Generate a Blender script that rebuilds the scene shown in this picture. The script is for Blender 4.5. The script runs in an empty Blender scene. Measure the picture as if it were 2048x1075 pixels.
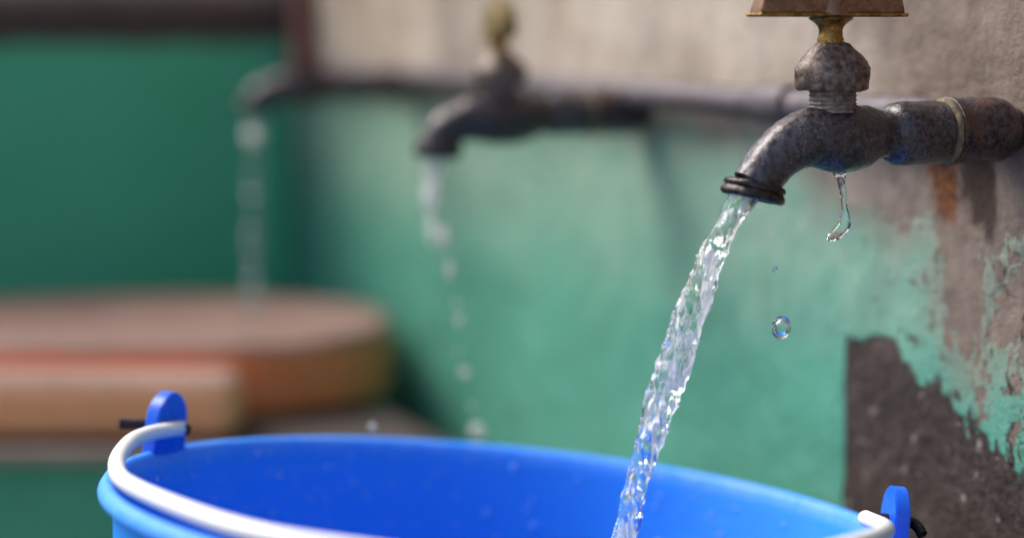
import bpy, bmesh, math, random
import numpy as np
from mathutils import Vector, Matrix

random.seed(7)
rng = np.random.default_rng(7)
sc = bpy.context.scene
col = sc.collection

# ------------------------------------------------------------------ camera
CAM_H = 0.49
PITCH = math.atan(493.5 / 4000.0)
cam_d = bpy.data.cameras.new('camera')
cam = bpy.data.objects.new('camera', cam_d)
col.objects.link(cam)
cam.location = (0, 0, CAM_H)
cam.rotation_euler = (math.pi / 2 - PITCH, 0, 0)
cam_d.sensor_width = 36.0
cam_d.lens = 36.0 * 4000.0 / 2048.0
cam_d.clip_start = 0.02
cam_d.clip_end = 200.0
cam_d.dof.use_dof = True
cam_d.dof.focus_distance = 0.733
cam_d.dof.aperture_fstop = 2.7
sc.camera = cam

# ------------------------------------------------------------------ light
AL = math.radians(22.8)                      # how far the tap wall turns from the view axis
UD = Vector((-math.sin(AL), math.cos(AL), 0))   # along the wall, away from the camera
WD = Vector((-math.cos(AL), -math.sin(AL), 0))  # out of the wall
SUN_EL = math.radians(50)
G = math.radians(48)
hd = WD * math.cos(G) + UD * math.sin(G)
to_sun = Vector((hd.x * math.cos(SUN_EL), hd.y * math.cos(SUN_EL), math.sin(SUN_EL)))
world = bpy.data.worlds.new('World')
sc.world = world
world.use_nodes = True
wn = world.node_tree
wn.nodes.clear()
sky = wn.nodes.new('ShaderNodeTexSky')
sky.sky_type = 'NISHITA'
sky.sun_disc = False
sky.sun_elevation = SUN_EL
sky.sun_rotation = math.atan2(hd.x, hd.y)
sky.dust_density = 2.5
sky.air_density = 1.0
bg = wn.nodes.new('ShaderNodeBackground')
bg.inputs['Strength'].default_value = 0.10
wo = wn.nodes.new('ShaderNodeOutputWorld')
wn.links.new(sky.outputs[0], bg.inputs['Color'])
wn.links.new(bg.outputs[0], wo.inputs['Surface'])
sun_d = bpy.data.lights.new('sun', 'SUN')
sun_d.energy = 1.95
sun_d.angle = math.radians(38)
sun_d.color = (1.0, 0.95, 0.87)
sun = bpy.data.objects.new('sun', sun_d)
col.objects.link(sun)
sun.rotation_euler = to_sun.to_track_quat('Z', 'Y').to_euler()
sun.location = (-3, 1, 4)
sc.view_settings.view_transform = 'Standard'
sc.view_settings.look = 'None'
sc.view_settings.exposure = 1.28
sc.view_settings.gamma = 1.0
sc.view_settings.use_curve_mapping = False
sc.render.engine = 'CYCLES'
sc.cycles.max_bounces = 10
sc.cycles.transmission_bounces = 9
sc.cycles.glossy_bounces = 4
sc.cycles.diffuse_bounces = 4
sc.cycles.sample_clamp_indirect = 8.0
sc.cycles.caustics_refractive = True
sc.cycles.caustics_reflective = False

# ------------------------------------------------------------------ frames
ORIG = Vector((0.19114, 0.76078, 0.44965))   # where the near tap leaves the wall
WALL = Matrix(((UD.x, WD.x, 0, ORIG.x), (UD.y, WD.y, 0, ORIG.y), (0, 0, 1, ORIG.z), (0, 0, 0, 1)))
# wall frame: x along the wall (away), y out of the wall, z up
GZ = -ORIG.z                                  # ground height in the wall frame

# ------------------------------------------------------------------ mesh helpers
def mesh(name, verts, faces, smooth=True):
    me = bpy.data.meshes.new(name)
    me.from_pydata([tuple(map(float, v)) for v in verts], [], faces)
    me.update()
    bm = bmesh.new(); bm.from_mesh(me)
    bmesh.ops.recalc_face_normals(bm, faces=bm.faces)
    bm.to_mesh(me); bm.free()
    if smooth:
        me.polygons.foreach_set('use_smooth', [True] * len(me.polygons))
    return me

def sharp(me, deg=35):
    bm = bmesh.new(); bm.from_mesh(me)
    for e in bm.edges:
        if len(e.link_faces) == 2 and e.calc_face_angle(0) > math.radians(deg):
            e.smooth = False
    bm.to_mesh(me); bm.free()
    return me

def obj(name, me, mat, parent=None, mw=None):
    o = bpy.data.objects.new(name, me)
    col.objects.link(o)
    if mat is not None and me is not None and not me.materials:
        me.materials.append(mat)
    if parent is not None:
        o.parent = parent
    if mw is not None:
        o.matrix_world = mw
    return o

def thing(name, label, cat, mw, group=None):
    o = bpy.data.objects.new(name, None)
    o.empty_display_size = 0.02
    col.objects.link(o)
    o.matrix_world = mw
    return tag(o, label, cat, group)

def tag(o, label, cat, group=None, kind=None):
    if label: o['label'] = label
    if cat: o['category'] = cat
    if group: o['group'] = group
    if kind: o['kind'] = kind
    return o

def rings_mesh(name, rings, cap0=True, cap1=True, closed=False, smooth=True, deg=40):
    n = len(rings[0]); verts = [p for r in rings for p in r]; faces = []
    m = len(rings)
    for i in range(m if closed else m - 1):
        a = i * n; b = ((i + 1) % m) * n
        for k in range(n):
            k2 = (k + 1) % n
            faces.append((a + k, a + k2, b + k2, b + k))
    if not closed:
        if cap0: faces.append(tuple(range(n - 1, -1, -1)))
        if cap1: faces.append(tuple(range((m - 1) * n, m * n)))
    me = mesh(name, verts, faces, smooth)
    return sharp(me, deg) if smooth else me

def lathe(name, prof, origin, axis, n=48, closed=False, mod=None, deg=40):
    """profile = list of (radius, distance along the axis)"""
    ax = Vector(axis).normalized()
    ref = Vector((1, 0, 0)) if abs(ax.x) < 0.8 else Vector((0, 1, 0))
    e1 = ref.cross(ax).normalized(); e2 = ax.cross(e1)
    o = Vector(origin); rings = []
    for r, t in prof:
        ring = []
        for k in range(n):
            a = 2 * math.pi * k / n
            rr = max(r, 1e-5) * (mod(a, t) if mod else 1.0)
            ring.append(o + ax * t + (e1 * math.cos(a) + e2 * math.sin(a)) * rr)
        rings.append(ring)
    return rings_mesh(name, rings, closed=closed, deg=deg)

def catmull(pts, per):
    pts = np.array(pts, float); out = []
    P = np.vstack([2 * pts[0] - pts[1], pts, 2 * pts[-1] - pts[-2]])
    for i in range(1, len(P) - 2):
        for t in np.linspace(0, 1, per, endpoint=False):
            a, b, c, d = P[i - 1], P[i], P[i + 1], P[i + 2]
            out.append(0.5 * (2 * b + (c - a) * t + (2 * a - 5 * b + 4 * c - d) * t * t + (3 * b - a - 3 * c + d) * t ** 3))
    out.append(pts[-1])
    return np.array(out)

def sweep_rings(pts, radii, n, refv=(1, 0, 0)):
    pts = np.array(pts, float); rings = []; fr = []
    for i in range(len(pts)):
        t = pts[min(i + 1, len(pts) - 1)] - pts[max(i - 1, 0)]
        t = Vector(t).normalized()
        e1 = Vector(refv) - t * Vector(refv).dot(t); e1.normalize()
        e2 = t.cross(e1)
        fr.append((t, e1, e2))
        c = Vector(pts[i]); r = radii[i]
        rings.append([c + (e1 * math.cos(2 * math.pi * k / n) + e2 * math.sin(2 * math.pi * k / n)) * r for k in range(n)])
    return rings, fr

def tube(name, pts, radii, n=24, per=8, refv=(1, 0, 0)):
    full = catmull([list(p) + [r] for p, r in zip(pts, radii)], per)
    rings, _ = sweep_rings(full[:, :3], full[:, 3], n, refv)
    return rings_mesh(name, rings)

def box_mesh(name, lo, hi, bevel=0.0, seg=2):
    bm = bmesh.new()
    bmesh.ops.create_cube(bm, size=1.0)
    for v in bm.verts:
        v.co = Vector([lo[i] + (v.co[i] + 0.5) * (hi[i] - lo[i]) for i in range(3)])
    if bevel:
        bmesh.ops.bevel(bm, geom=bm.edges[:], offset=bevel, segments=seg, affect='EDGES', profile=0.5)
    me = bpy.data.meshes.new(name); bm.to_mesh(me); bm.free()
    return me

def prism_mesh(name, poly, z0, z1, bevel=0.0, seg=3):
    bm = bmesh.new()
    vs = [bm.verts.new((x, y, z0)) for x, y in poly]
    f = bm.faces.new(vs)
    r = bmesh.ops.extrude_face_region(bm, geom=[f])
    for v in [g for g in r['geom'] if isinstance(g, bmesh.types.BMVert)]:
        v.co.z = z1
    bmesh.ops.recalc_face_normals(bm, faces=bm.faces)
    if bevel:
        es = [e for e in bm.edges if len(e.link_faces) == 2 and e.calc_face_angle(0) > 0.6]
        bmesh.ops.bevel(bm, geom=es, offset=bevel, segments=seg, affect='EDGES', profile=0.5)
    me = bpy.data.meshes.new(name); bm.to_mesh(me); bm.free()
    return me

def vnoise(p, seed=0):
    """smooth value noise, p (n,3) -> -1..1"""
    p = np.asarray(p, float); i = np.floor(p).astype(np.int64); f = p - i
    f = f * f * f * (f * (f * 6 - 15) + 10)
    def h(ix, iy, iz):
        x = (ix * 374761393 + iy * 668265263 + iz * 2147483647 + seed * 144665) & 0xffffffff
        x = ((x ^ (x >> 13)) * 1274126177) & 0xffffffff
        x = x ^ (x >> 16)
        return (x & 0xffff) / 32767.5 - 1.0
    r = 0
    for dx in (0, 1):
        for dy in (0, 1):
            for dz in (0, 1):
                w = (f[:, 0] if dx else 1 - f[:, 0]) * (f[:, 1] if dy else 1 - f[:, 1]) * (f[:, 2] if dz else 1 - f[:, 2])
                r = r + w * h(i[:, 0] + dx, i[:, 1] + dy, i[:, 2] + dz)
    return r

def displace(me, amp, scale, seed=0, octaves=2):
    n = len(me.vertices)
    co = np.empty(n * 3); me.vertices.foreach_get('co', co); co = co.reshape(-1, 3)
    no = np.empty(n * 3); me.vertices.foreach_get('normal', no); no = no.reshape(-1, 3)
    d = 0
    for k in range(octaves):
        d = d + vnoise(co * scale * 2 ** k, seed + k) / 1.8 ** k
    co = co + no * (d * amp)[:, None]
    me.vertices.foreach_set('co', co.ravel()); me.update()
    return me

def sdf_poly(pts, poly):
    """signed distance, positive inside"""
    p = np.asarray(pts, float); poly = np.asarray(poly, float)
    d = np.full(len(p), 1e9); inside = np.zeros(len(p), bool)
    for a, b in zip(poly, np.roll(poly, -1, 0)):
        e = b - a; w = p - a
        t = np.clip((w @ e) / (e @ e), 0, 1)
        d = np.minimum(d, ((w - t[:, None] * e) ** 2).sum(1))
        c = ((a[1] > p[:, 1]) != (b[1] > p[:, 1]))
        with np.errstate(divide='ignore', invalid='ignore'):
            xi = a[0] + (p[:, 1] - a[1]) * e[0] / e[1]
        inside ^= c & (p[:, 0] < xi)
    return np.sqrt(d) * np.where(inside, 1, -1)

# ------------------------------------------------------------------ materials
class NT:
    def __init__(self, name):
        self.m = bpy.data.materials.new(name); self.m.use_nodes = True
        self.t = self.m.node_tree; self.t.nodes.clear()
        self.out = self.t.nodes.new('ShaderNodeOutputMaterial')
        self.b = self.t.nodes.new('ShaderNodeBsdfPrincipled')
        self.t.links.new(self.b.outputs[0], self.out.inputs['Surface'])
        tc = self.t.nodes.new('ShaderNodeTexCoord'); self.co = tc.outputs['Object']
    def link(self, a, b): self.t.links.new(a, b)
    def put(self, sock, v):
        if hasattr(v, 'node') or isinstance(v, bpy.types.NodeSocket): self.link(v, sock)
        else: sock.default_value = v
    def set(self, **kw):
        for k, v in kw.items():
            self.put(self.b.inputs[k.replace('_', ' ')], v)
        return self
    def scale(self, s):
        n = self.t.nodes.new('ShaderNodeMapping'); n.inputs['Scale'].default_value = s
        self.link(self.co, n.inputs['Vector']); return n.outputs[0]
    def noise(self, scale, detail=4, rough=0.55, vec=None, dist=0.0):
        n = self.t.nodes.new('ShaderNodeTexNoise')
        n.inputs['Scale'].default_value = scale; n.inputs['Detail'].default_value = detail
        n.inputs['Roughness'].default_value = rough; n.inputs['Distortion'].default_value = dist
        self.link(vec or self.co, n.inputs['Vector']); return n.outputs['Fac']
    def voro(self, scale, vec=None, feature='F1'):
        n = self.t.nodes.new('ShaderNodeTexVoronoi'); n.feature = feature
        n.inputs['Scale'].default_value = scale
        self.link(vec or self.co, n.inputs['Vector']); return n.outputs['Distance']
    def ramp(self, fac, stops, interp='LINEAR'):
        n = self.t.nodes.new('ShaderNodeValToRGB'); cr = n.color_ramp; cr.interpolation = interp
        while len(cr.elements) < len(stops): cr.elements.new(0.5)
        for e, (p, c) in zip(cr.elements, stops):
            e.position = p
            e.color = (c, c, c, 1) if isinstance(c, (int, float)) else (*c, 1)
        self.link(fac, n.inputs[0]); return n.outputs[0]
    def map(self, v, a, b, c=0.0, d=1.0):
        n = self.t.nodes.new('ShaderNodeMapRange'); n.interpolation_type = 'SMOOTHSTEP'
        self.put(n.inputs['Value'], v)
        for k, q in zip(('From Min', 'From Max', 'To Min', 'To Max'), (a, b, c, d)): n.inputs[k].default_value = q
        return n.outputs[0]
    def math(self, op, a, b=0.0):
        n = self.t.nodes.new('ShaderNodeMath'); n.operation = op
        self.put(n.inputs[0], a); self.put(n.inputs[1], b); return n.outputs[0]
    def mix(self, f, a, b, mode='MIX'):
        n = self.t.nodes.new('ShaderNodeMix'); n.data_type = 'RGBA'; n.blend_type = mode
        self.put(n.inputs[0], f)
        for s, v in ((n.inputs[6], a), (n.inputs[7], b)):
            self.put(s, (*v, 1) if isinstance(v, tuple) and len(v) == 3 else v)
        return n.outputs[2]
    def attr(self, name):
        n = self.t.nodes.new('ShaderNodeAttribute'); n.attribute_name = name; return n.outputs['Fac']
    def sep(self):
        n = self.t.nodes.new('ShaderNodeSeparateXYZ'); self.link(self.co, n.inputs[0]); return n.outputs
    def bump(self, h, dist, strength=1.0, prev=None):
        n = self.t.nodes.new('ShaderNodeBump'); n.inputs['Distance'].default_value = dist
        n.inputs['Strength'].default_value = strength
        self.link(h, n.inputs['Height'])
        if prev is not None: self.link(prev, n.inputs['Normal'])
        self.link(n.outputs[0], self.b.inputs['Normal']); return n.outputs[0]

def mat_wall():
    M = NT('painted_concrete')
    x, y, z = M.sep()
    big = M.noise(9, 5, 0.6); mid = M.noise(45, 6, 0.65); fine = M.noise(260, 5, 0.65); grain = M.noise(900, 3, 0.7)
    streak = M.noise(1.0, 5, 0.6, M.scale((60, 60, 7)))
    # bare concrete
    conc = M.mix(M.map(mid, 0.3, 0.7), (0.21, 0.155, 0.115), (0.35, 0.285, 0.22))
    conc = M.mix(M.map(big, 0.32, 0.6), conc, (0.50, 0.425, 0.345))
    conc = M.mix(M.map(fine, 0.55, 0.78, 0, 0.55), conc, (0.12, 0.085, 0.07))
    blot = M.math('MULTIPLY', M.map(M.noise(26, 5, 0.7), 0.50, 0.68, 0, 0.75), M.map(x, 0.05, 0.22, 1, 0.35))
    conc = M.mix(blot, conc, (0.155, 0.105, 0.08))
    spk = M.math('MULTIPLY', M.map(M.noise(330, 2, 0.5), 0.66, 0.72, 0, 0.7), M.map(M.noise(22, 3), 0.42, 0.6))
    conc = M.mix(spk, conc, (0.075, 0.05, 0.045))
    grime = M.map(M.math('ADD', x, M.math('MULTIPLY', M.math('SUBTRACT', M.noise(14, 5, 0.65), 0.5), 0.35)), 0.03, 0.28, 0.85, 0)
    conc = M.mix(grime, conc, M.mix(M.map(M.noise(60, 5, 0.7), 0.3, 0.7), (0.105, 0.071, 0.054), (0.20, 0.148, 0.116)))
    pock = M.map(M.math('ADD', M.voro(150), M.math('MULTIPLY', fine, 0.35)), 0.22, 0.34, 1, 0)
    pgate = M.map(M.noise(30, 2), 0.5, 0.62)
    pock = M.math('MULTIPLY', pock, pgate)
    conc = M.mix(M.math('MULTIPLY', pock, 0.75), conc, (0.07, 0.05, 0.045))
    conc = M.mix(M.map(streak, 0.55, 0.8, 0, 0.35), conc, (0.12, 0.09, 0.075))
    # green paint: chalky above, fresher below
    h = M.math('ADD', z, M.math('MULTIPLY', M.math('SUBTRACT', big, 0.5), 0.09))
    chalk = M.map(h, -0.135, -0.035)
    green = M.mix(M.map(mid, 0.3, 0.72), (0.070, 0.285, 0.195), (0.098, 0.325, 0.232))
    pale = M.mix(M.map(mid, 0.3, 0.7), (0.20, 0.36, 0.26), (0.29, 0.39, 0.30))
    paint = M.mix(M.math('MULTIPLY', chalk, 0.85), green, pale)
    paint = M.mix(M.map(streak, 0.53, 0.75, 0, 0.4), paint, (0.10, 0.16, 0.11))
    soil = M.map(M.math('ADD', M.attr('soil'), M.math('MULTIPLY', M.math('SUBTRACT', mid, 0.5), 4.0)), -0.6, 2.2)
    paint = M.mix(M.math('MULTIPLY', soil, 0.6), paint, (0.23, 0.17, 0.13))
    # where the paint is gone
    edge = M.math('ADD', M.math('MULTIPLY', M.math('SUBTRACT', mid, 0.5), 3.4), M.math('MULTIPLY', M.math('SUBTRACT', fine, 0.5), 2.2))
    vn = M.math('SUBTRACT', M.noise(1.0, 5, 0.65, M.scale((95, 95, 48)), 0.8), 0.5)
    edge = M.math('ADD', edge, M.math('MULTIPLY', M.math('MULTIPLY', vn, 6.5), M.attr('near')))
    bare = M.map(M.math('ADD', M.attr('bare'), edge), -0.09, 0.09)
    chip = M.map(M.math('ADD', M.noise(85, 4, 0.6), M.math('MULTIPLY', M.attr('near'), 0.12)), 0.69, 0.71)
    chip = M.math('MULTIPLY', chip, M.attr('near'))
    bare = M.math('MAXIMUM', bare, chip)
    c = M.mix(bare, paint, conc)
    rim = M.math('MULTIPLY', M.map(bare, 0.05, 0.5), M.map(bare, 0.5, 0.95, 1, 0))
    # dark, damp, mouldy patch
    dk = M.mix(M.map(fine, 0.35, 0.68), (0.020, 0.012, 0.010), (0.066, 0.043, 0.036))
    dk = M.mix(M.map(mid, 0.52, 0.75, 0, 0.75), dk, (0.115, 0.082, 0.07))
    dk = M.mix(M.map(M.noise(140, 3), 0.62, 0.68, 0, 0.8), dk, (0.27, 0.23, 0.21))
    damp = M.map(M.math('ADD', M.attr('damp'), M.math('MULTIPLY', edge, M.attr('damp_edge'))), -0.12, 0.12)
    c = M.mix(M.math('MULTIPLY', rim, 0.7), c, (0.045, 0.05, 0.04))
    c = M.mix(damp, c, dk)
    bl = M.math('MULTIPLY', M.map(M.noise(1.0, 4, 0.6, M.scale((150, 150, 85)), 0.7), 0.58, 0.63), M.map(x, -0.005, 0.034, 1, 0))
    bl = M.math('MULTIPLY', bl, M.map(z, -0.06, -0.03, 1, 0))
    c = M.mix(M.math('MULTIPLY', bl, 0.9), c, dk)
    # rust run and dark streak below the tap
    rr = M.map(M.math('ADD', M.attr('rust'), M.math('MULTIPLY', edge, 0.22)), -0.70, 0.10)
    c = M.mix(M.math('MULTIPLY', rr, 0.9), c, M.mix(M.map(fine, 0.35, 0.65), (0.23, 0.075, 0.014), (0.060, 0.020, 0.008)))
    ss = M.map(M.math('ADD', M.attr('streak'), M.math('MULTIPLY', edge, 0.25)), -0.65, 0.05)
    c = M.mix(M.math('MULTIPLY', ss, 0.95), c, M.mix(fine, (0.024, 0.013, 0.010), (0.062, 0.038, 0.026)))
    M.set(Base_Color=c, Roughness=M.mix(bare, (0.55, 0.55, 0.55), (0.9, 0.9, 0.9)))
    M.b.inputs['Specular IOR Level'].default_value = 0.3
    hgt = M.math('MULTIPLY', M.math('ADD', bare, damp), -1.0)
    b1 = M.bump(hgt, 0.0022, 1.0)
    g = M.math('ADD', M.math('MULTIPLY', fine, 1.0), M.math('MULTIPLY', grain, 0.4))
    g = M.math('SUBTRACT', g, M.math('MULTIPLY', pock, 1.2))
    b2 = M.bump(g, 0.0016, 0.75, b1)
    return M.m

def mat_end_wall():
    M = NT('painted_end_wall')
    x, y, z = M.sep()
    big = M.noise(6, 4); mid = M.noise(40, 5, 0.6)
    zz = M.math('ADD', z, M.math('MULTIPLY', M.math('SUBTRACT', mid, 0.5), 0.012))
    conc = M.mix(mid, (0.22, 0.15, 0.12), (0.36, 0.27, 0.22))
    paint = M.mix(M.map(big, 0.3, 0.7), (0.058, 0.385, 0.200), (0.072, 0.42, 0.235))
    shadow_band = M.mix(mid, (0.035, 0.022, 0.018), (0.07, 0.04, 0.03))  # shadow under the concrete, painted as a dark strip above the green
    c = M.mix(M.map(zz, 0.019, 0.025), paint, shadow_band)
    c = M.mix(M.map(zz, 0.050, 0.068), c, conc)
    M.set(Base_Color=c, Roughness=0.7)
    M.bump(mid, 0.003, 0.6)
    return M.m

def mat_tap(name='tarnished_metal', lo=(0.016, 0.012, 0.013), hi=(0.076, 0.061, 0.070), brown=(0.050, 0.029, 0.021), nb=0.7, wear=(0.27, 0.25, 0.27), metal=0.2):
    M = NT(name)
    coat = 0.2 if name == 'tarnished_metal' else 0.05
    a = M.noise(430, 4, 0.7); b = M.noise(1500, 2, 0.6); d = M.noise(95, 5, 0.65); g = M.noise(38, 3, 0.5)
    c = M.mix(M.map(a, 0.34, 0.66), lo, hi)
    c = M.mix(M.map(d, 0.48, 0.66, 0, nb), c, brown)
    c = M.mix(M.math('MULTIPLY', M.map(b, 0.52, 0.66), M.map(g, 0.46, 0.62, 0, 0.75)), c, wear)
    c = M.mix(M.map(M.noise(760, 2, 0.6), 0.60, 0.66, 0, 0.9), c, (0.010, 0.007, 0.007))
    M.set(Base_Color=c, Metallic=metal, Roughness=M.map(M.math('ADD', M.math('MULTIPLY', a, 0.5), M.math('MULTIPLY', g, 0.5)), 0.38, 0.62, 0.16, 0.52))
    M.b.inputs['Coat Weight'].default_value = coat; M.b.inputs['Coat Roughness'].default_value = 0.16
    h = M.math('ADD', a, M.math('MULTIPLY', b, 0.3))
    M.bump(h, 0.0006, 0.75)
    return M.m

def mat_old(name, c0, c1, c2, metallic=0.3, rough=0.65, sc_=220, bump=0.0008):
    M = NT(name)
    a = M.noise(sc_, 5, 0.65); b = M.noise(sc_ * 3.1, 3, 0.6)
    c = M.mix(M.map(a, 0.35, 0.65), c0, c1)
    c = M.mix(M.map(b, 0.55, 0.68, 0, 0.8), c, c2)
    M.set(Base_Color=c, Metallic=metallic, Roughness=rough)
    M.bump(a, bump, 0.8)
    return M.m

def mat_water():
    M = NT('water')
    M.set(Base_Color=(0.97, 0.99, 1.0, 1), Roughness=0.035, IOR=1.333, Transmission_Weight=1.0)
    return M.m

def mat_bucket(name, rz):
    M = NT(name)
    x, y, z = M.sep()
    a = M.noise(18, 5, 0.6); b = M.noise(420, 3); sc1 = M.noise(1.0, 4, 0.6, M.scale((420, 420, 14)))
    sc2 = M.noise(1.0, 3, 0.6, M.scale((16, 16, 700)))
    c = M.mix(a, (0.020, 0.245, 0.86), (0.028, 0.28, 0.92))
    wear = M.math('MULTIPLY', M.map(sc2, 0.55, 0.68, 0, 0.6), M.map(a, 0.4, 0.62))
    wear = M.math('MAXIMUM', wear, M.math('MULTIPLY', M.map(sc1, 0.55, 0.72, 0, 0.38), M.map(a, 0.45, 0.6)))
    lip = M.math('MULTIPLY', M.map(z, rz - 0.008, rz - 0.004), M.map(M.noise(120, 4, 0.6), 0.3, 0.62, 0.05, 0.40))
    c = M.mix(M.math('MAXIMUM', wear, lip), c, (0.17, 0.36, 0.84))
    M.set(Base_Color=c, Roughness=M.math('ADD', M.map(b, 0.3, 0.7, 0.46, 0.58), M.math('MULTIPLY', wear, 0.35)), Subsurface_Weight=0.3,
          Subsurface_Radius=(0.2, 0.5, 1.0), Subsurface_Scale=0.003)
    M.b.inputs['Specular IOR Level'].default_value = 0.3
    M.bump(M.math('ADD', b, M.math('MULTIPLY', sc2, 0.6)), 0.0002, 0.6)
    return M.m

def mat_glint_froth(name, lo, hi, sc_, white=1.0, rough_d=0.0004, attr=None):
    # clear water with white patches painted in for highlights and froth
    M = NT(name)
    M.set(Base_Color=(0.97, 0.99, 1.0, 1), Roughness=0.03, IOR=1.333, Transmission_Weight=1.0)
    v = M.scale(sc_)
    a = M.noise(1.0, 3, 0.6, v, 0.6); b = M.noise(2.6, 2, 0.5, v)
    x, y, z = M.sep()
    f = M.math('ADD', M.math('MULTIPLY', a, 0.7), M.math('MULTIPLY', b, 0.3))
    f = M.math('ADD', f, M.map(z, -0.16, -0.03, -0.045, 0.015))
    if attr: f = M.attr(attr)
    f = M.map(f, lo, hi, 0, white)
    d = M.t.nodes.new('ShaderNodeBsdfDiffuse'); d.inputs['Color'].default_value = (0.97, 0.96, 0.92, 1)
    t = M.t.nodes.new('ShaderNodeBsdfTranslucent'); t.inputs['Color'].default_value = (0.97, 0.96, 0.92, 1)
    m1 = M.t.nodes.new('ShaderNodeMixShader'); m1.inputs[0].default_value = 0.45
    nb = M.bump(M.noise(1.0, 3, 0.6, M.scale((620, 620, 380)), 0.5), rough_d, 1.0)
    M.link(nb, d.inputs['Normal']); M.link(nb, t.inputs['Normal'])
    M.link(d.outputs[0], m1.inputs[1]); M.link(t.outputs[0], m1.inputs[2])
    m2 = M.t.nodes.new('ShaderNodeMixShader')
    M.link(f, m2.inputs[0]); M.link(M.b.outputs[0], m2.inputs[1]); M.link(m1.outputs[0], m2.inputs[2])
    M.link(m2.outputs[0], M.out.inputs['Surface'])
    return M.m

def mat_plastic(name, c0, c1, rough=0.35, sss=0.25):
    M = NT(name)
    a = M.noise(25, 4); b = M.noise(400, 3)
    M.set(Base_Color=M.mix(a, c0, c1), Roughness=M.map(b, 0.3, 0.7, rough - 0.06, rough + 0.08), Subsurface_Weight=sss,
          Subsurface_Radius=(0.2, 0.5, 1.0), Subsurface_Scale=0.004)
    M.bump(b, 0.0001, 0.3)
    return M.m

def mat_stone(name, c0, c1, c2, rough=0.85, s=1.0, bump=0.002):
    M = NT(name)
    a = M.noise(14 * s, 5, 0.6); b = M.noise(90 * s, 5, 0.65)
    c = M.mix(M.map(a, 0.3, 0.7), c0, c1)
    c = M.mix(M.map(b, 0.5, 0.72, 0, 0.6), c, c2)
    M.set(Base_Color=c, Roughness=rough)
    M.bump(b, bump, 0.7)
    return M.m

m_wall = mat_wall(); m_end = mat_end_wall(); m_tap = mat_tap(); m_coup = mat_tap('rusted_coupling', (0.016, 0.009, 0.010), (0.085, 0.062, 0.072), (0.11, 0.048, 0.026), 0.85, (0.22, 0.19, 0.18), 0.3); m_collar = mat_tap('dark_collar', (0.012, 0.008, 0.007), (0.055, 0.042, 0.038), (0.07, 0.04, 0.02), 0.5, (0.4, 0.36, 0.3), 0.6); m_water = mat_water()
m_glint_froth = mat_glint_froth('glint_froth_water', 0.44, 0.55, (330, 330, 150), 0.95, 0.0003, 'air')
m_glint_spray = mat_glint_froth('glint_spray_water', 0.36, 0.56, (260, 260, 140), 0.75, 0.0005)  # white in the colour stands in for glints on the blurred drops
m_brass = mat_old('worn_brass', (0.20, 0.10, 0.025), (0.46, 0.27, 0.07), (0.07, 0.035, 0.015), 0.85, 0.34, 260, 0.0003)
m_bonnet = mat_old('scaled_bonnet', (0.050, 0.026, 0.020), (0.215, 0.155, 0.125), (0.020, 0.010, 0.008), 0.3, 0.42, 300)
m_handle = mat_old('browned_handle', (0.19, 0.095, 0.055), (0.30, 0.17, 0.10), (0.10, 0.05, 0.045), 0.55, 0.45, 200, 0.0004)
m_neck = mat_old('limescale', (0.13, 0.10, 0.085), (0.30, 0.25, 0.215), (0.05, 0.035, 0.03), 0.2, 0.6, 380)
m_tape = mat_old('old_thread_tape', (0.10, 0.07, 0.04), (0.20, 0.155, 0.085), (0.05, 0.03, 0.02), 0.0, 0.8, 300)
m_pipe = mat_old('galvanised_pipe', (0.060, 0.048, 0.052), (0.135, 0.112, 0.125), (0.05, 0.03, 0.024), 0.3, 0.55, 120)
m_rust = mat_old('rusty_iron', (0.085, 0.028, 0.022), (0.15, 0.055, 0.04), (0.04, 0.015, 0.012), 0.2, 0.75, 90)
m_bead = mat_plastic('clinging_beads', (0.06, 0.27, 0.90), (0.30, 0.50, 0.95), 0.12, 0.0)  # opaque pale blue stands in for light refracted by the beads
m_blue = mat_plastic('blue_plastic', (0.008, 0.135, 0.80), (0.012, 0.165, 0.88), 0.28, 0.3)
m_ear = mat_plastic('blue_plastic_ear', (0.008, 0.105, 0.66), (0.010, 0.125, 0.72), 0.30, 0.2)
m_white = mat_plastic('white_plastic', (0.80, 0.78, 0.75), (0.84, 0.82, 0.80), 0.4, 0.2)
m_wire = mat_old('dark_wire', (0.02, 0.013, 0.012), (0.045, 0.03, 0.026), (0.09, 0.07, 0.06), 0.6, 0.5, 300, 0.0002)
def mat_terra(name, top_z, t0, t1, side0, side1):
    M = NT(name)
    x, y, z = M.sep()
    a = M.noise(16, 5, 0.6); b = M.noise(90, 5, 0.65)
    top = M.mix(M.map(a, 0.3, 0.7), t0, t1); side = M.mix(M.map(b, 0.3, 0.7), side0, side1)
    e = M.math('ADD', z, M.math('MULTIPLY', M.math('SUBTRACT', b, 0.5), 0.008))
    M.set(Base_Color=M.mix(M.map(e, top_z - 0.006, top_z - 0.002), side, top), Roughness=0.9)
    M.bump(b, 0.002, 0.7)
    return M.m
m_terra = mat_terra('dusty_terracotta', 0.288, (0.18, 0.102, 0.08), (0.24, 0.145, 0.115), (0.82, 0.19, 0.06), (0.86, 0.25, 0.09))
m_terra2 = mat_terra('dusty_brick', 0.279, (0.23, 0.14, 0.11), (0.28, 0.175, 0.14), (0.80, 0.32, 0.13), (0.85, 0.38, 0.17))
m_ground = mat_stone('damp_concrete', (0.15, 0.13, 0.115), (0.24, 0.215, 0.19), (0.10, 0.085, 0.075), 0.75, 0.6, 0.004)
m_cap = mat_stone('shade_dark_concrete', (0.030, 0.018, 0.014), (0.050, 0.031, 0.024), (0.018, 0.012, 0.010), 0.8)  # ledge top; the shadow beside the slab is put into this near-black colour
m_lip = mat_stone('worn_concrete_lip', (0.25, 0.19, 0.145), (0.32, 0.25, 0.19), (0.15, 0.11, 0.085))
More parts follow.
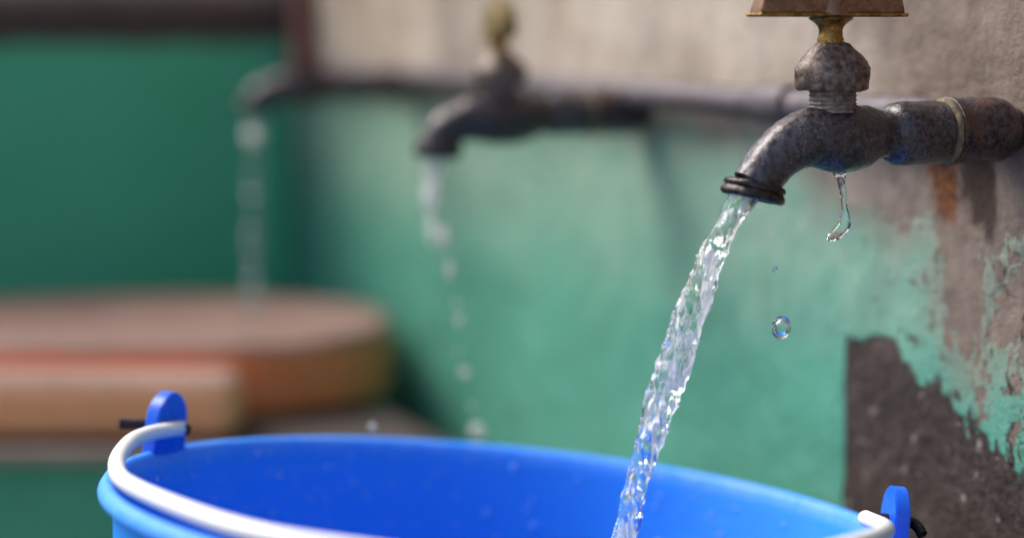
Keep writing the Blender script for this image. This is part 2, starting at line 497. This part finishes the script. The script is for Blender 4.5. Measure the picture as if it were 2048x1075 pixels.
m_ledge = mat_stone('green_ledge_paint', (0.055, 0.31, 0.155), (0.065, 0.34, 0.18), (0.06, 0.25, 0.13), 0.65)

# ------------------------------------------------------------------ the setting
gm = mesh('ground', [(-40, -40, 0), (40, -40, 0), (40, 40, 0), (-40, 40, 0)], [(0, 1, 2, 3)], False)
tag(obj('ground', gm, m_ground), 'damp grey concrete ground below the taps', None, kind='structure')

def build_wall():
    us = np.concatenate([np.linspace(-1.2, -0.08, 20, endpoint=False), np.linspace(-0.08, 0.24, 214, endpoint=False), np.linspace(0.24, 1.25, 170)])
    zs = np.concatenate([np.linspace(GZ, -0.26, 30, endpoint=False), np.linspace(-0.26, 0.10, 240, endpoint=False), np.linspace(0.10, 0.75, 24)])
    U, Z = np.meshgrid(us, zs, indexing='ij'); n, m = U.shape
    p = np.stack([U.ravel(), Z.ravel()], 1)
    P3 = np.stack([p[:, 0], 0 * p[:, 0], p[:, 1]], 1)
    Y = 0.0016 * vnoise(P3 * 11, 1) + 0.0007 * vnoise(P3 * 37, 2) + 0.0003 * vnoise(P3 * 110, 3)
    bare_poly = [(1.4, -0.004), (0.30, -0.006), (0.1611, -0.0174), (0.1349, -0.0314), (0.1023, -0.0376), (0.0793, -0.042), (0.0575, -0.041), (0.0466, -0.0512),
                 (0.0494, -0.0658), (0.0401, -0.0789), (0.0311, -0.0898), (0.0258, -0.097), (0.0176, -0.0947), (0.0164, -0.0855), (0.0052, -0.0839),
                 (-0.0097, -0.0836), (-0.0398, -0.0827), (-1.3, -0.08), (-1.3, 1.0), (1.4, 1.0)]
    islands = [[(0.0148, -0.0518), (0.0038, -0.0486), (0.0079, -0.0608), (0.0139, -0.0694), (0.0189, -0.068)],
               [(0.0009, -0.0444), (-0.0111, -0.0394), (-0.0115, -0.047), (-0.0024, -0.0479)],
               [(0.0182, -0.0679), (0.0131, -0.0673), (0.0131, -0.087), (0.0179, -0.0878)]]
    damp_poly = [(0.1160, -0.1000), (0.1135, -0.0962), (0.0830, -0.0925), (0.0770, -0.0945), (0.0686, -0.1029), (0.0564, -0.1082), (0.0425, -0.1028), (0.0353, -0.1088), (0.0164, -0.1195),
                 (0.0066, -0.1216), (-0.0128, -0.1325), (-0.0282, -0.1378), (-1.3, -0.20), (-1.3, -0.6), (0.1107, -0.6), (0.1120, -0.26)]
    rust_poly = [(0.0566, -0.0165), (0.0396, -0.0143), (0.0398, -0.0263), (0.0428, -0.0356), (0.0473, -0.035), (0.0501, -0.0272)]
    strk_poly = [(0.0313, -0.0128), (0.0177, -0.014), (0.0128, -0.0262), (0.0114, -0.0358), (0.0143, -0.0415), (0.0197, -0.0365), (0.0253, -0.0351), (0.0308, -0.0256)]
    bare = sdf_poly(p, bare_poly)
    soil = bare.copy()
    for isl in islands: bare = np.minimum(bare, -sdf_poly(p, isl) * 1.6 + 0.0)
    damp = sdf_poly(p, damp_poly)
    A = {'bare': np.clip(bare * 100, -6, 6), 'soil': np.clip(soil * 100 + 2.0, -6, 6) , 'damp': np.clip(damp * 100, -6, 6),
         'damp_edge': np.clip(0.62 - (p[:, 0] - 0.05) * 7, 0.13, 0.62), 'rust': np.clip(sdf_poly(p, rust_poly) * 100, -6, 6),
         'streak': np.clip(sdf_poly(p, strk_poly) * 100, -6, 6), 'near': np.clip((0.135 - p[:, 0]) / 0.11, 0, 1)}
    inset = np.clip(bare * 2000, -1, 1) * 0.0003
    Y = Y - inset
    verts = np.stack([p[:, 0], Y, p[:, 1]], 1).tolist()
    faces = []
    for i in range(n - 1):
        for j in range(m - 1):
            a = i * m + j
            faces.append((a, a + 1, a + m + 1, a + m))
    # back and sides, so that the wall is a solid
    border = [i * m for i in range(n)] + [(n - 1) * m + j for j in range(1, m)] + [i * m + m - 1 for i in range(n - 2, -1, -1)] + [j for j in range(m - 2, 0, -1)]
    base = len(verts)
    for b in border: verts.append([verts[b][0], -0.14, verts[b][2]])
    L = len(border)
    for k in range(L):
        k2 = (k + 1) % L
        faces.append((border[k], base + k, base + k2, border[k2]))
    faces.append(tuple(base + k for k in range(L)))
    me = mesh('tap_wall', verts, faces, True); sharp(me, 50)
    for k, v in A.items():
        at = me.attributes.new(k, 'FLOAT', 'POINT')
        at.data.foreach_set('value', np.concatenate([v, np.full(L, float(v.min()) if k in ('damp', 'rust', 'streak', 'near') else 3.0)]))
    return me
o = obj('tap_wall', build_wall(), m_wall, mw=WALL)
tag(o, 'peeling green painted concrete wall behind the row of taps', 'wall')

UC = 0.945
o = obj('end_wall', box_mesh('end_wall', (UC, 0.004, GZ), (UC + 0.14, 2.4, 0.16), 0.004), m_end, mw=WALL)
tag(o, 'shaded dark green end wall with brown concrete top', 'wall')

# ------------------------------------------------------------------ supply pipe and riser
def pipe_mesh():
    prof = []
    u = 0.004
    for ue in (0.16, 0.47, 0.80):
        prof += [(0.0072, u), (0.0072, ue - 0.014), (0.0090, ue - 0.0135), (0.0094, ue), (0.0090, ue + 0.0135), (0.0072, ue + 0.014)]
        u = ue + 0.015
    prof += [(0.0072, 0.938)]
    me = lathe('supply_pipe', prof, (0, 0.0100, 0.0035), (1, 0, 0), 28)
    return me
o = obj('supply_pipe', pipe_mesh(), m_pipe, mw=WALL)
tag(o, 'grey galvanised pipe running along the wall between the taps', 'pipe')

# ------------------------------------------------------------------ taps (frame: x along wall, y out, z up)
def tap_meshes():
    R = {}
    R['wall_coupling'] = displace(lathe('wall_coupling', [(0.0080, -0.004), (0.0082, 0.0030), (0.0100, 0.0040), (0.0114, 0.0062), (0.0122, 0.0092), (0.0125, 0.0125), (0.0125, 0.018),
            (0.0123, 0.0235), (0.0121, 0.0285), (0.0128, 0.0290), (0.0129, 0.0310), (0.0118, 0.0316)], (0, 0, -0.0002), (0, 1, 0), 56, deg=60), 0.00022, 260, 3)
    R['thread_tape'] = displace(lathe('thread_tape', [(0.0105, 0.0310), (0.0126, 0.0316), (0.0129, 0.0325), (0.0125, 0.0335), (0.0105, 0.0341)], (0, 0, -0.0004), (0, 1, 0), 56, deg=60), 0.00035, 420, 9)
    R['union_nut'] = displace(lathe('union_nut', [(0.0090, 0.0339), (0.0116, 0.0343), (0.0119, 0.0375), (0.0118, 0.045), (0.0121, 0.0505), (0.0114, 0.0545), (0.0096, 0.0570), (0.008, 0.0578)],
            (0, 0, -0.0006), (0, 1, 0), 56, deg=60), 0.00028, 240, 5)
    line = [(0.055, -0.0008, 0.0094), (0.0592, -0.0006, 0.0087), (0.0655, -0.0009, 0.0106), (0.0725, -0.0017, 0.0123), (0.0790, -0.0017, 0.0125), (0.0850, -0.0012, 0.0116),
            (0.0910, -0.0014, 0.0106), (0.0968, -0.0032, 0.0099), (0.1020, -0.0062, 0.0094), (0.1066, -0.0102, 0.0090), (0.1102, -0.0147, 0.0087), (0.1126, -0.0180, 0.0086)]
    full = catmull(line, 10)
    rings, _ = sweep_rings([(0, a, b) for a, b, r in full], full[:, 2], 56)
    R['body'] = displace(rings_mesh('body', rings, deg=60), 0.00028, 240, 11, 3)
    line = [(0.055, -0.0008, 0.0110), (0.0592, -0.0006, 0.0108), (0.0655, -0.0012, 0.0126), (0.0740, -0.0020, 0.0142), (0.0840, -0.0020, 0.0142), (0.0930, -0.0022, 0.0128),
            (0.1010, -0.0034, 0.0112), (0.1080, -0.0060, 0.0102), (0.1130, -0.0098, 0.0094), (0.1150, -0.0132, 0.0090), (0.1155, -0.0150, 0.0088)]
    full = catmull(line, 8)
    rings, _ = sweep_rings([(0, a, b) for a, b, r in full], full[:, 2], 48)
    R['old_body'] = displace(rings_mesh('body', rings, deg=60), 0.0005, 200, 71, 3)
    ax = Vector((0, 0.24, -0.97)).normalized()
    R['old_collar'] = lathe('spout_collar', [(0.0080, -0.002), (0.0112, -0.0014), (0.0122, 0.0010), (0.0124, 0.0050), (0.0112, 0.0085), (0.0082, 0.0085), (0.0076, 0.0060), (0.0074, 0.0004)],
            (0, 0.1148, -0.0142), (0, 0.1, -1), 40, closed=True)
    R['spout_collar'] = displace(lathe('spout_collar', [(0.0080, -0.0006), (0.0105, -0.0004), (0.0114, 0.0004), (0.01155, 0.0014), (0.0108, 0.0022), (0.0116, 0.0030), (0.0119, 0.0040), (0.0118, 0.0050),
            (0.0108, 0.0058), (0.0082, 0.0058), (0.0076, 0.0046), (0.0074, 0.0004)], (0, 0.1124, -0.0172), ax, 56, closed=True, deg=60), 0.00016, 300, 21)
    pr = []
    for k in range(5):
        z0 = 0.0088 + k * 0.0015
        pr += [(0.0083, z0), (0.0088, z0 + 0.0005), (0.0083, z0 + 0.0011)]
    R['spindle_neck'] = lathe('spindle_neck', [(0.006, 0.0075), (0.0086, 0.0078)] + pr + [(0.006, 0.0165)], (0, 0.0808, 0), (0, 0, 1), 48)
    hexm = lambda a, t: 1.0 + (0.062 * abs(math.cos(3 * a + 0.5)) - 0.03 if 0.0150 < t < 0.0255 else 0.0)
    R['bonnet'] = displace(lathe('bonnet', [(0.0085, 0.0156), (0.0122, 0.0157), (0.0131, 0.0164), (0.0134, 0.0180), (0.0135, 0.0212), (0.0134, 0.0238), (0.0125, 0.0262), (0.0104, 0.0286),
            (0.0086, 0.0302), (0.0070, 0.0316), (0.0062, 0.0327), (0.0045, 0.0330)], (0, 0.0811, 0), (0, 0, 1), 60, mod=hexm, deg=50), 0.00045, 260, 31, 3)
    R['stem'] = lathe('stem', [(0.0040, 0.032), (0.0047, 0.0325), (0.0049, 0.0340), (0.0044, 0.0352), (0.0043, 0.0375), (0.0048, 0.0388), (0.0062, 0.0402), (0.0078, 0.0412), (0.0082, 0.0418), (0.006, 0.0424)],
            (0, 0.0822, 0), (0, 0, 1), 40)
    # wing handle: flat tapering plate with a lip along its foot and a rib in the middle
    bm = bmesh.new()
    def slab(pts, t):
        f = [bm.verts.new((-t / 2, a, b)) for a, b in pts]; g = [bm.verts.new((t / 2, a, b)) for a, b in pts]
        bm.faces.new(f[::-1]); bm.faces.new(g)
        for k in range(len(pts)):
            bm.faces.new((f[k], f[(k + 1) % len(pts)], g[(k + 1) % len(pts)], g[k]))
    c = 0.0834
    slab([(c - 0.0306, 0.0430), (c + 0.0306, 0.0430), (c + 0.0265, 0.0560), (c + 0.0205, 0.0660), (c + 0.0080, 0.0705), (c - 0.0080, 0.0705), (c - 0.0205, 0.0660), (c - 0.0275, 0.0560)], 0.0085)
    bmesh.ops.recalc_face_normals(bm, faces=bm.faces)
    bmesh.ops.bevel(bm, geom=bm.edges[:], offset=0.0011, segments=3, affect='EDGES', profile=0.5)
    me = bpy.data.meshes.new('handle'); bm.to_mesh(me); bm.free()
    me.polygons.foreach_set('use_smooth', [True] * len(me.polygons)); sharp(me, 40)
    R['handle'] = me
    R['handle_lip'] = box_mesh('handle_lip', (-0.0054, c - 0.0312, 0.0421), (0.0054, c + 0.0312, 0.0436), 0.0008, 3)
    R['handle_rib'] = lathe('handle_rib', [(0.002, 0.0425), (0.0064, 0.0428), (0.0055, 0.048), (0.005, 0.060), (0.0056, 0.0695), (0.0045, 0.0722), (0.001, 0.0727)], (0, 0.0822, 0), (0, 0, 1), 32)
    return R
TM = tap_meshes()
m_old = mat_tap('old_rusty_metal', (0.010, 0.006, 0.006), (0.050, 0.036, 0.040), (0.062, 0.030, 0.020), 0.8, (0.10, 0.085, 0.09), 0.05)
m_dull = mat_old('dull_brass', (0.13, 0.085, 0.025), (0.22, 0.155, 0.05), (0.05, 0.032, 0.014), 0.4, 0.5, 200, 0.0004)
TMAT = {'old_body': m_old, 'old_collar': m_old, 'wall_coupling': m_coup, 'thread_tape': m_tape, 'union_nut': m_tap, 'body': m_tap, 'spout_collar': m_collar, 'spindle_neck': m_neck, 'bonnet': m_bonnet,
        'stem': m_brass, 'handle': m_handle, 'handle_lip': m_brass, 'handle_rib': m_handle}

def make_tap(u, label, turn=0.0, skip=(), z=0.0, hs=1.0, old=False, slim=1.0, dull=None):
    t = thing('water_tap', label, 'tap', WALL @ Matrix.Translation((u, 0, z)) @ Matrix.Diagonal((slim, 1, slim, 1)), 'taps in a row on the wall')
    parts = {}
    for k, me in TM.items():
        if k in skip or (k in ('body', 'spout_collar') if old else k.startswith('old_')): continue
        par = parts['handle'] if k in ('handle_lip', 'handle_rib') else t
        o = obj(k.replace('old_body', 'body').replace('old_collar', 'spout_collar'), me, TMAT[k]); o.parent = par
        parts[k] = o
        if dull and k.startswith('handle'):
            o.material_slots[0].link = 'OBJECT'; o.material_slots[0].material = dull
    if turn and 'handle' in parts:
        c = Vector((0, 0.0822, 0))
        parts['handle'].matrix_basis = Matrix.Translation(c) @ Matrix.Rotation(turn, 4, 'Z') @ Matrix.Translation((0, 0, 0.0425)) @ Matrix.Diagonal((1, 1, hs, 1)) @ Matrix.Translation((0, 0, -0.0425)) @ Matrix.Translation(-c)
    return t
make_tap(0.0, 'tarnished grey tap with brown wing handle pouring water into the blue bucket')
make_tap(0.315, 'blurred middle tap with brassy handle turned edge on, dripping', math.radians(78), (), -0.006, 0.6, True, 0.95, m_dull)
make_tap(0.655, 'farthest blurred tap by the dark corner with a rusty rod on top', 0, ('handle', 'handle_lip', 'handle_rib', 'stem', 'bonnet', 'spindle_neck'), -0.001, 1.0, True, 0.82)

rod = lathe('riser_pipe', [(0.003, 0.0), (0.0098, 0.0005), (0.0098, 0.012), (0.0088, 0.0125), (0.0088, 0.25), (0.0102, 0.251), (0.0102, 0.275), (0.0088, 0.276), (0.0088, 0.52), (0.002, 0.5202)], (0, 0, 0), (0, 0, 1), 24)
o = obj('riser_pipe', rod, m_rust, mw=WALL @ Matrix.Translation((0.655, 0.0808, 0.0088)))
tag(o, 'rusty reddish upright pipe standing on the farthest tap', 'pipe')

# ------------------------------------------------------------------ ledge and terracotta
Wi = WALL.inverted()
def on_wall_u(u, y): return (WALL @ Vector((u, y, 0))).to_2d()
led_top = 0.242
a1 = on_wall_u(0.452, 0.045); a2 = on_wall_u(0.938, 0.050); a3 = on_wall_u(0.938, 0.70)
ledge_poly = [(-0.62, 1.158), (a1.x, 1.158), (a2.x, a2.y), (a3.x, a3.y), (-0.62, a3.y)]
t = thing('washing_ledge', 'low green painted ledge with shade-darkened concrete top behind the bucket', 'ledge', Matrix.Translation((0, 0, 0)))
obj('painted_base', prism_mesh('painted_base', ledge_poly, 0.001, led_top - 0.0082, 0.002), m_ledge, t)
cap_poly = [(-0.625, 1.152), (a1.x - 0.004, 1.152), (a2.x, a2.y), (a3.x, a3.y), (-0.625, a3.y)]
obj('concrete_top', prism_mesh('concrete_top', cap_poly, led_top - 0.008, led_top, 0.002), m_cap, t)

obj('concrete_lip', box_mesh('concrete_lip', (-0.625, 1.1445, led_top - 0.0085), (a1.x - 0.006, 1.1515, led_top + 0.001), 0.002), m_lip, t)
def stadium(x0, x1, y0, y1, ex=2.6, n=64):
    cx, cy, rx, ry = (x0 + x1) / 2, (y0 + y1) / 2, (x1 - x0) / 2, (y1 - y0) / 2
    return [(cx + rx * math.copysign(abs(math.cos(a)) ** (2 / ex), math.cos(a)), cy + ry * math.copysign(abs(math.sin(a)) ** (2 / ex), math.sin(a)))
            for a in (2 * math.pi * k / n for k in range(n))]
sl = prism_mesh('terracotta_slab', stadium(-0.43, -0.083, 1.225, 1.475, 2.5), led_top + 0.0005, 0.290, 0.008)
displace(sl, 0.0012, 30, 40)
tag(obj('terracotta_slab', sl, m_terra), 'round ended pinkish terracotta slab lying on the ledge', 'slab')
bk = box_mesh('terracotta_brick', (-0.44, 1.163, led_top + 0.0005), (-0.163, 1.216, 0.281), 0.012, 4)
displace(bk, 0.001, 40, 41)
tag(obj('terracotta_brick', bk, m_terra2), 'orange brown brick in front of the terracotta slab', 'brick')

# ------------------------------------------------------------------ bucket
BC = Vector((0.0013, 0.72267, 0.31326)); BN = Vector((0.09834, 0.06628, 0.99294)).normalized()
BX = Vector((0, 1, 0)).cross(BN).normalized(); BY = BN.cross(BX)
BHT = 0.2975
base = BC - BN * BHT
BUCK = Matrix(((BX.x, BY.x, BN.x, base.x), (BX.y, BY.y, BN.y, base.y), (BX.z, BY.z, BN.z, base.z), (0, 0, 0, 1)))
bucket = thing('bucket', 'blue plastic bucket with white handle catching the water', 'bucket', BUCK)
RZ = BHT
prof = [(0.0, 0.0), (0.103, 0.0), (0.107, 0.002), (0.110, 0.006), (0.1432, RZ - 0.035), (0.1458, RZ - 0.0088), (0.1466, RZ - 0.0070), (0.1500, RZ - 0.0064), (0.1512, RZ - 0.0057), (0.1515, RZ - 0.0045),
        (0.1512, RZ - 0.0030), (0.1500, RZ - 0.0008), (0.1484, RZ), (0.1464, RZ - 0.0006), (0.1450, RZ - 0.0030), (0.1441, RZ - 0.0080), (0.1436, RZ - 0.0120), (0.1406, RZ - 0.034), (0.1340, RZ - 0.0838),
        (0.1065, 0.006), (0.0, 0.0045)]
bm_ = lathe('shell', prof, (0, 0, 0), (0, 0, 1), 160, deg=50)
obj('shell', bm_, mat_bucket('scuffed_blue_plastic', RZ), bucket)

def polar(a, r, z):
    a = math.radians(a); return Vector((r * math.cos(a), r * math.sin(a), RZ + z))
def ear_mesh(name):
    pts = []
    for k in range(25):
        a = math.pi * k / 24
        pts.append((0.0118 * math.cos(a), 0.0105 + 0.0118 * math.sin(a)))
    pts += [(-0.0125, -0.006), (-0.0125, -0.0098), (0.0125, -0.0098), (0.0125, -0.006)]
    bm = bmesh.new()
    f = [bm.verts.new((-0.0028, x, z)) for x, z in pts]; g = [bm.verts.new((0.0028, x, z)) for x, z in pts]
    bm.faces.new(f[::-1]); bm.faces.new(g)
    for k in range(len(pts)): bm.faces.new((f[k], f[(k + 1) % len(pts)], g[(k + 1) % len(pts)], g[k]))
    bmesh.ops.recalc_face_normals(bm, faces=bm.faces)
    es = [e for e in bm.edges if e.calc_face_angle(0) > 0.6]
    bmesh.ops.bevel(bm, geom=es, offset=0.0005, segments=2, affect='EDGES')
    me = bpy.data.meshes.new(name); bm.to_mesh(me); bm.free()
    me.polygons.foreach_set('use_smooth', [True] * len(me.polygons)); sharp(me, 40)
    return me
EM = ear_mesh('ear')
for a, rr_ in ((159.5, 0.1483), (2.0, 0.1415)):
    e = obj('ear', EM, m_ear, bucket)
    e.matrix_basis = Matrix.Translation(polar(a, rr_, 0 if a > 90 else -0.0025)) @ Matrix.Rotation(math.radians(a), 4, 'Z')
hp = [polar(*q) for q in [(158, 0.1435, 0.0080), (162, 0.1425, 0.0086), (169, 0.1448, 0.0084), (177, 0.1458, 0.0072), (192, 0.1456, 0.0056), (207, 0.1460, 0.0052), (231, 0.1470, 0.0052), (247, 0.148, 0.0060),
        (270, 0.148, 0.0078), (300, 0.148, 0.0125), (320, 0.1435, 0.0150), (343, 0.1350, 0.0108), (360, 0.1295, 0.0075)]]
grip = obj('handle', tube('handle', hp, [0.0030] * len(hp), 24, 10, (0, 0, 1)), m_white, bucket)
for pts in ([polar(158.5, 0.140, 0.0082), polar(158, 0.150, 0.0085), polar(160, 0.158, 0.0082), polar(161.5, 0.1660, 0.0078)], [polar(1.5, 0.130, 0.0075), polar(2.0, 0.146, 0.0070), polar(1.0, 0.1495, 0.0058), polar(0.0, 0.1510, 0.0035)]):
    obj('wire_end', tube('wire_end', pts, [0.0021] * 4, 14, 6, (0, 0, 1)), m_wire, grip)

wl = 0.145
wr = 0.108 + (0.0325) * wl / (RZ - 0.035) - 0.0022
wm = lathe('bucket_water', [(0.0, wl - 0.004), (wr * 0.99, wl - 0.004), (wr, wl), (0.0, wl)], (0, 0, 0), (0, 0, 1), 96)
o = obj('bucket_water', wm, m_water, mw=BUCK)
tag(o, 'water collected inside the blue bucket', 'water')
# flat stone that props up the raised side of the bucket's foot
st = box_mesh('prop_stone', (-0.05, -0.03, 0.0005), (0.05, 0.03, 0.0195), 0.006, 3)
displace(st, 0.0015, 40, 50)
lo = BUCK @ Vector((-0.086, -0.060, 0))
o = obj('prop_stone', st, m_lip, mw=Matrix.Translation((lo.x, lo.y, lo.z - 0.0205)) @ Matrix.Rotation(0.6, 4, 'Z'))
tag(o, 'flat stone wedged under the foot of the blue bucket', 'stone')

# ------------------------------------------------------------------ water
def stream_mesh():
    ctl = [(0.1150, -0.0195), (0.1178, -0.0232), (0.1215, -0.0285), (0.1300, -0.0439), (0.1375, -0.0615), (0.1441, -0.0792), (0.1535, -0.1060), (0.1632, -0.1397), (0.1728, -0.185), (0.181, -0.243), (0.186, -0.292)]
    c = catmull(ctl, 60)
    seg = np.linalg.norm(np.diff(c, axis=0), axis=1); s = np.concatenate([[0], np.cumsum(seg)])
    N = 760; si = np.linspace(0, s[-1], N)
    c = np.stack([np.interp(si, s, c[:, 0]), np.interp(si, s, c[:, 1])], 1)
    n = 96
    rad = np.interp(si, [0, 0.012, 0.03, 0.06, 0.09, 0.12, 0.16, 0.30], [0.0052, 0.0048, 0.0044, 0.0046, 0.0046, 0.0040, 0.0037, 0.0035])
    th = np.arange(n) * 2 * math.pi / n
    rings = []
    wob = vnoise(np.stack([si * 70, 0 * si, 0 * si], 1), 5) * 0.0004
    S, T = np.meshgrid(si, th, indexing='ij')
    tw = T + S * 48
    def nz(fs, ft, seed): return vnoise(np.stack([(S * fs).ravel(), (np.cos(tw) * ft).ravel() + 50, (np.sin(tw) * ft).ravel() + 50], 1), seed).reshape(S.shape)
    big = nz(55, 0.8, 1); mid = nz(120, 2.0, 2); rid = 1 - 2 * np.abs(nz(150, 2.9, 3)); fin = nz(330, 5.0, 4)
    grow = np.interp(si, [0, 0.006, 0.03], [0.15, 0.7, 1.0])[:, None]
    Rr = rad[:, None] * (1 + grow * ((0.15 * big + 0.13 * mid + (0.21 + 0.09 * nz(38, 0.7, 12)) * rid + 0.10 * fin)))
    ell = 1 + 0.17 * np.cos(2 * (T - S * 33))
    Rr = Rr * (1 + (ell - 1) * grow)
    fz = (0.75 * nz(60, 1.3, 7) + 0.85 * nz(170, 4.6, 9) + 0.2 * rid + 0.40 * nz(360, 7.5, 8)).ravel() + np.repeat(np.interp(si, [0, 0.01, 0.05, 0.14, 0.3], [-0.1, 0.14, 0.08, -0.04, -0.2]), n)
    fr = np.gradient(c, axis=0)
    for i in range(N):
        t = Vector((0, fr[i, 0], fr[i, 1])).normalized(); e1 = Vector((1, 0, 0)); e2 = t.cross(e1)
        p = Vector((0, c[i, 0], c[i, 1])) + e2 * wob[i]
        rings.append([p + (e1 * math.cos(a) + e2 * math.sin(a)) * r for a, r in zip(th, Rr[i])])
    me = rings_mesh('water_stream', rings, deg=180)
    me.attributes.new('air', 'FLOAT', 'POINT').data.foreach_set('value', fz)  # mask of the painted white glints and froth
    return me
o = obj('water_stream', stream_mesh(), m_glint_froth, mw=WALL)
tag(o, 'clear sparkling water stream pouring from the near tap into the bucket', 'water stream')

def blob(name, pts, radii, n=20, per=6, amp=0.0, seed=0):
    me = tube(name, pts, radii, n, per, (1, 0, 0))
    for e in []: pass
    if amp: displace(me, amp, 500, seed)
    return me
# the strand hanging from the belly of the near tap
dp = [(0, 0.0772, -0.0142), (0, 0.0768, -0.0170), (0, 0.0757, -0.0215), (0, 0.0750, -0.0265), (0, 0.0746, -0.0310), (0, 0.0752, -0.0345), (0, 0.0785, -0.0372), (0, 0.0812, -0.0384), (0, 0.0818, -0.0388)]
o = obj('water_drip', blob('water_drip', dp, [0.0026, 0.0016, 0.0013, 0.0012, 0.0018, 0.0024, 0.0021, 0.0012, 0.0003], 24, 8, 0.00025, 3), m_water, mw=WALL)
tag(o, 'thin curling strand of water hanging below the near tap', 'water drip')

def drop(center, rx, rz, label, group, tilt=0.0, seed=0, mat=None):
    bm = bmesh.new(); bmesh.ops.create_icosphere(bm, subdivisions=4, radius=1.0)
    me = bpy.data.meshes.new('water_drop'); bm.to_mesh(me); bm.free()
    me.polygons.foreach_set('use_smooth', [True] * len(me.polygons))
    displace(me, 0.05, 1.4, seed)
    o = obj('water_drop', me, mat or m_water, mw=Matrix.Translation(center) @ Matrix.Rotation(tilt, 4, 'Y') @ Matrix.Diagonal((rx, rx, rz, 1)))
    return tag(o, label, 'water drop', group)
drop((0.0962, 0.707, 0.3816), 0.0034, 0.0042, 'large round drop in mid air right of the stream', None, 0.15, 1)
def bubble(parent, s, off):
    bm = bmesh.new(); bmesh.ops.create_icosphere(bm, subdivisions=3, radius=s, matrix=Matrix.Translation(off))
    bmesh.ops.reverse_faces(bm, faces=bm.faces)
    me = bpy.data.meshes.new('ring_bubble'); bm.to_mesh(me); bm.free()
    me.polygons.foreach_set('use_smooth', [True] * len(me.polygons))
    obj('ring_bubble', me, m_water).parent = parent
bubble(bpy.data.objects['water_drop'], 0.62, (0.05, 0.0, 0.05))  # added inside the drop to give it a bright ring of light
drop((0.0940, 0.7096, 0.4024), 0.0010, 0.0012, 'tiny drop in mid air above the large drop', None, 0, 2)
drop((-0.0600, 0.845, 0.3176), 0.0017, 0.0018, 'bright tiny drop just above the back rim of the bucket', None, 0, 3, m_glint_spray)
drop((-0.1638, 1.262, 0.4188), 0.0052, 0.0054, 'pale blurred drop just below the farthest tap', None, 0, 4, m_glint_spray)
for k, (c3, rx, rz) in enumerate([((-0.0169, 0.9629, 0.2911), 0.0040, 0.0042), ((-0.0196, 0.9645, 0.3030), 0.0012, 0.0016), ((-0.0230, 0.9664, 0.3195), 0.0025, 0.0028), ((-0.0262, 0.968, 0.3300), 0.0009, 0.0016),
        ((-0.0260, 0.9696, 0.3451), 0.0018, 0.0028), ((-0.0272, 0.971, 0.3525), 0.0011, 0.0024), ((-0.0305, 0.973, 0.3690), 0.0018, 0.0050), ((-0.0335, 0.975, 0.3850), 0.0026, 0.0060)]):
    drop(c3, rx, rz, ['lowest and largest', 'second lowest', 'third lowest', 'fourth lowest', 'fourth highest', 'third highest', 'second highest', 'highest'][k] + ' of the blurred drops falling in line below the middle tap', 'drops falling from the middle tap', 0, 5 + k, m_glint_spray)

sp = [(0, 0.1150, -0.022), (0, 0.1165, -0.027), (0, 0.1178, -0.033), (0, 0.1188, -0.040), (0, 0.1196, -0.047), (0, 0.120, -0.0525), (0, 0.1195, -0.058), (0, 0.1190, -0.064), (0, 0.1186, -0.070), (0, 0.1184, -0.0715)]
o = obj('water_trickle', blob('water_trickle', sp, [0.0052, 0.0044, 0.0052, 0.0034, 0.0042, 0.0022, 0.0012, 0.0022, 0.0012, 0.0004], 28, 10, 0.0006, 12), m_glint_spray, mw=WALL @ Matrix.Translation((0.315, 0, 0)))
tag(o, 'short blurred white trickle from the middle tap', 'water trickle')
zz = np.linspace(-0.022, -0.195, 40)
sp = [(0, 0.1150 + 0.006 * ((-0.022 - z) / 0.173) ** 0.6, z) for z in zz]
rr = [max(0.0007, 0.0024 + 0.0016 * math.sin(i * 1.9) + 0.0014 * math.sin(i * 0.7 + 1)) for i in range(40)]
o = obj('water_trickle', blob('water_trickle', sp, rr, 28, 4, 0.0008, 14), m_water, mw=WALL @ Matrix.Translation((0.655, 0, 0)))
tag(o, 'faint blurred column of water from the farthest tap onto the slab', 'water trickle')

# beads of water clinging to the inside of the bucket
bm = bmesh.new()
for k in range(190):
    a = rng.uniform(30, 178) if k % 4 else rng.uniform(110, 178)
    zz_ = -0.006 - 0.055 * rng.random() ** 1.3
    r_ = np.interp(zz_, [-0.2915, -0.034, -0.012, -0.003], [0.1065, 0.1406, 0.1436, 0.1450]) - 0.0001
    s = rng.choice([0.0005, 0.0007, 0.0010, 0.0015], p=[0.42, 0.3, 0.2, 0.08])
    p = polar(a, float(r_), zz_)
    m4 = Matrix.Translation(p) @ Matrix.Rotation(math.radians(a), 4, 'Z') @ Matrix.Diagonal((s * 0.6, s, s * 1.2, 1))
    bmesh.ops.create_icosphere(bm, subdivisions=2, radius=1.0, matrix=m4)
me = bpy.data.meshes.new('splash_beads'); bm.to_mesh(me); bm.free()
me.polygons.foreach_set('use_smooth', [True] * len(me.polygons))
o = obj('splash_beads', me, m_bead, mw=BUCK)
tag(o, 'tiny splashed water beads on the inside of the bucket', 'water beads', kind='stuff')
